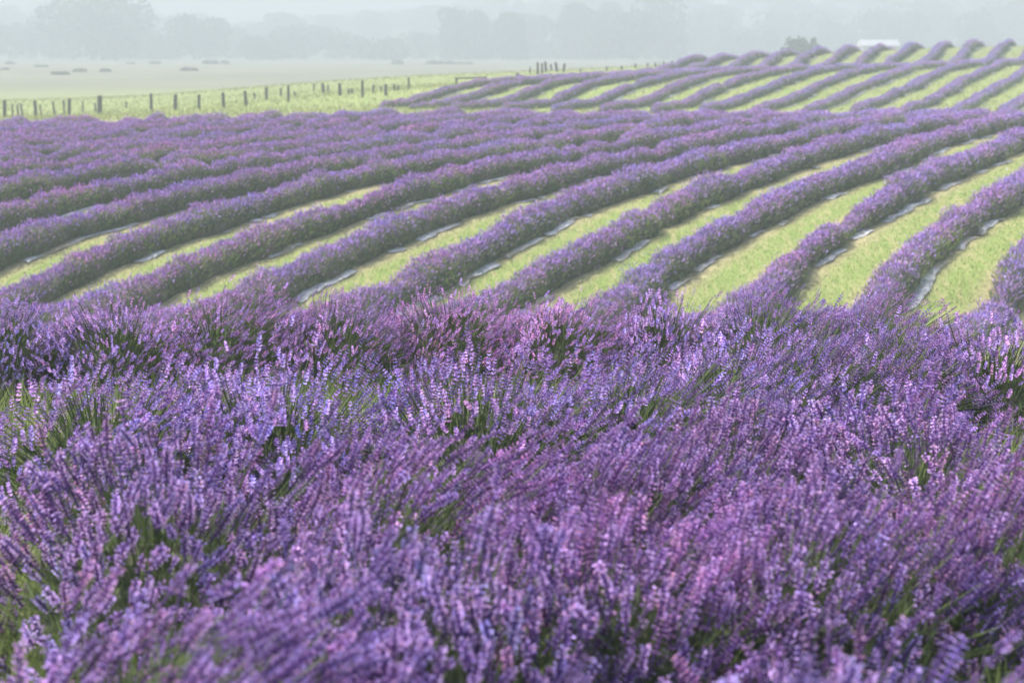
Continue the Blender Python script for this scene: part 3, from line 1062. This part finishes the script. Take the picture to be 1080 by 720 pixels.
# green bush on the far-rise skyline and low scrub dotted over the pasture
def scrub(name, x, y, w, h, seed, label, group, cc):
    r = np.random.default_rng(seed)
    n = 2200
    d = r.normal(size=(n, 3)); d[:, 2] = np.abs(d[:, 2]); d /= np.linalg.norm(d, axis=1)[:, None]
    lob = r.normal(size=(6, 2)) * .3
    id_ = r.integers(0, 6, n)
    P = d * r.uniform(.5, 1, (n, 1)) * np.array([.45, .45, .9])
    P[:, :2] += lob[id_]
    P = P * np.array([w * .6, w * .6, h])
    c = np.array(cc) * np.clip(1 + r.normal(size=(n, 1)) * .3, .4, 1.8)
    sz = r.uniform(.05, .12, n) * w * 1.1
    V, F, C = scatter(LEAF, frames(d + r.normal(size=(n, 3)) * .5, sz, sz * .45, r), P, c)
    root = empty(name, (x, y, float(hgt(x, y)) - .05))
    tag(root, label, 'bush', group)
    link('foliage', mesh_data('scrub_foliage', V, F, C, mats=[M_CROWN]), root)
    parts = []
    for q in range(5):
        a = q * 1.26
        tube(np.array([0, 0, 0.]), np.array([math.cos(a) * w * .25, math.sin(a) * w * .25, h * .45]), .04, .02, 6, C_STEM, C_STEM, parts)
    V, F, C = merge(parts)
    link('branches', mesh_data('scrub_branches', V, F, mats=[M_BARK]), root)
for px, Yb, w, h, lab, s_ in ((838, 260, 6.5, 6.6, 'green bush rising behind the lavender rows on the far rise skyline', 1),):
    scrub('bush', (px - 540) / 1500 * Yb, Yb, w, h, 40 + s_, lab, None, (.07, .12, .05))
SC = [(12, 68, 6, 1.2, 'small grey scrub clump at the left edge of the pale pasture near the trees'),
      (6, 74, 4, .7, 'tiny scrub clump at the far left, slightly nearer than the one above it'),
      (44, 71, 5, .8, 'faint brownish scrub clump second from the left edge of the pasture'),
      (64, 79, 8, .7, 'long low scrub patch, nearest of the left pasture clumps'),
      (84, 76, 6, 1.0, 'dark scrub clump below the tallest tree'),
      (112, 76, 6, 1.0, 'dark scrub clump right of the one below the tallest tree'),
      (137, 68, 4, .8, 'tiny faint clump below the right shoulder of the tallest tree'),
      (163, 67, 6, 1.1, 'brown scrub clump close to the foot of the trees'),
      (199, 75, 8, 1.0, 'wide grey scrub clump alone above the wooden fence'),
      (221, 64, 6, 1.8, 'brown bush at the foot of the trees left of centre'),
      (236, 62, 5, 1.6, 'small brown bush at the tree foot right of a similar one'),
      (418, 62, 6, 1.7, 'dark bush at the tree foot above the end of the wooden fence'),
      (460, 58.5, 8, 1.3, 'low brown bush left of the first tall poplar'),
      (474, 60.5, 5, 1.5, 'small brown bush below the first tall poplar'),
      (491, 68, 7, .8, 'pale scrub clump above the low rail barrier')]
for i, (px, py, w, h, lab) in enumerate(SC):
    x, y = at(px, max(py, 65), 160, 392)
    scrub('scrub_bush', x, y, w * y / 700, h * .6, 70 + i, lab, 'scrub clumps dotted over the pasture', (.22, .22, .16))

# ------------------------------------------------------------------ far pale buildings
def house(px, ybase, Yd, Lx, Ly, wall, roofh, label, name='house', on=None):
    v, w = ray(px, ybase)
    x = v * Yd; z = w * Yd
    if on:
        ys = np.linspace(670, 1300, 400)
        f = w * ys - hill_z(v * ys, ys)
        k = np.where(f < 0)[0]
        Yd = float(ys[k[0]]) if len(k) else 760.
        q = Yd / 600; Lx *= q; Ly *= q; wall *= q; roofh *= q
        x = v * Yd; z = float(hill_z(x, Yd))
    root = empty(name, (x, Yd, z))
    tag(root, label, 'building', 'pale buildings half lost in the haze')
    a, b = Lx / 2, Ly / 2
    V = [(-a, -b, -2.5), (a, -b, -2.5), (a, b, -2.5), (-a, b, -2.5), (-a, -b, wall), (a, -b, wall), (a, b, wall), (-a, b, wall), (-a, 0, wall + roofh - .05), (a, 0, wall + roofh - .05)]
    F = [(0, 1, 5, 4), (1, 2, 6, 5), (2, 3, 7, 6), (3, 0, 4, 7), (4, 5, 9, 8), (6, 7, 8, 9)]
    me = bpy.data.meshes.new('house_wall'); me.from_pydata(V, [], F + [(5, 6, 9), (7, 4, 8)]); me.materials.append(M_WALL)
    link('wall', me, root)
    e = .5
    V = [(-a - e, -b - e, wall), (a + e, -b - e, wall), (a + e, 0, wall + roofh + .2), (-a - e, 0, wall + roofh + .2), (a + e, b + e, wall), (-a - e, b + e, wall),
         (-a - e, -b - e, wall - .2), (a + e, -b - e, wall - .2), (a + e, b + e, wall - .2), (-a - e, b + e, wall - .2)]
    F = [(0, 1, 2, 3), (3, 2, 4, 5), (6, 7, 1, 0), (5, 4, 8, 9), (6, 0, 3, 5, 9), (1, 7, 8, 4, 2)]
    me = bpy.data.meshes.new('house_roof'); me.from_pydata(V, [], F); me.materials.append(M_ROOF)
    link('roof', me, root)
    for q in (-.3, 0, .3):
        me = bpy.data.meshes.new('house_window')
        V = [(q * Lx - .6, -b - .03, wall * .35), (q * Lx + .6, -b - .03, wall * .35), (q * Lx + .6, -b - .03, wall * .75), (q * Lx - .6, -b - .03, wall * .75)]
        V += [(x_, y_ + .02, z_) for x_, y_, z_ in V]
        me.from_pydata(V, [], [(0, 1, 2, 3), (4, 7, 6, 5), (0, 4, 5, 1), (1, 5, 6, 2), (2, 6, 7, 3), (3, 7, 4, 0)]); me.materials.append(M_WIRE)
        link('window', me, root)
house(926, 54, 330, 7.6, 5, 1.2, 1.1, 'long white roofed shed showing just above the far rise', 'shed')
house(512, 45, 600, 4, 4, 1.8, 1.4, 'tiny white building spot between the tall poplars', 'white_hut', True)
house(370, 33, 600, 17, 6, .8, 1.2, 'long pale roof on the hillside above the wooden fence', 'barn', True)
house(588, 27, 640, 9, 6, 1.8, 2.2, 'pale building in the gap of the tree line right of the poplars', 'farmhouse', True)
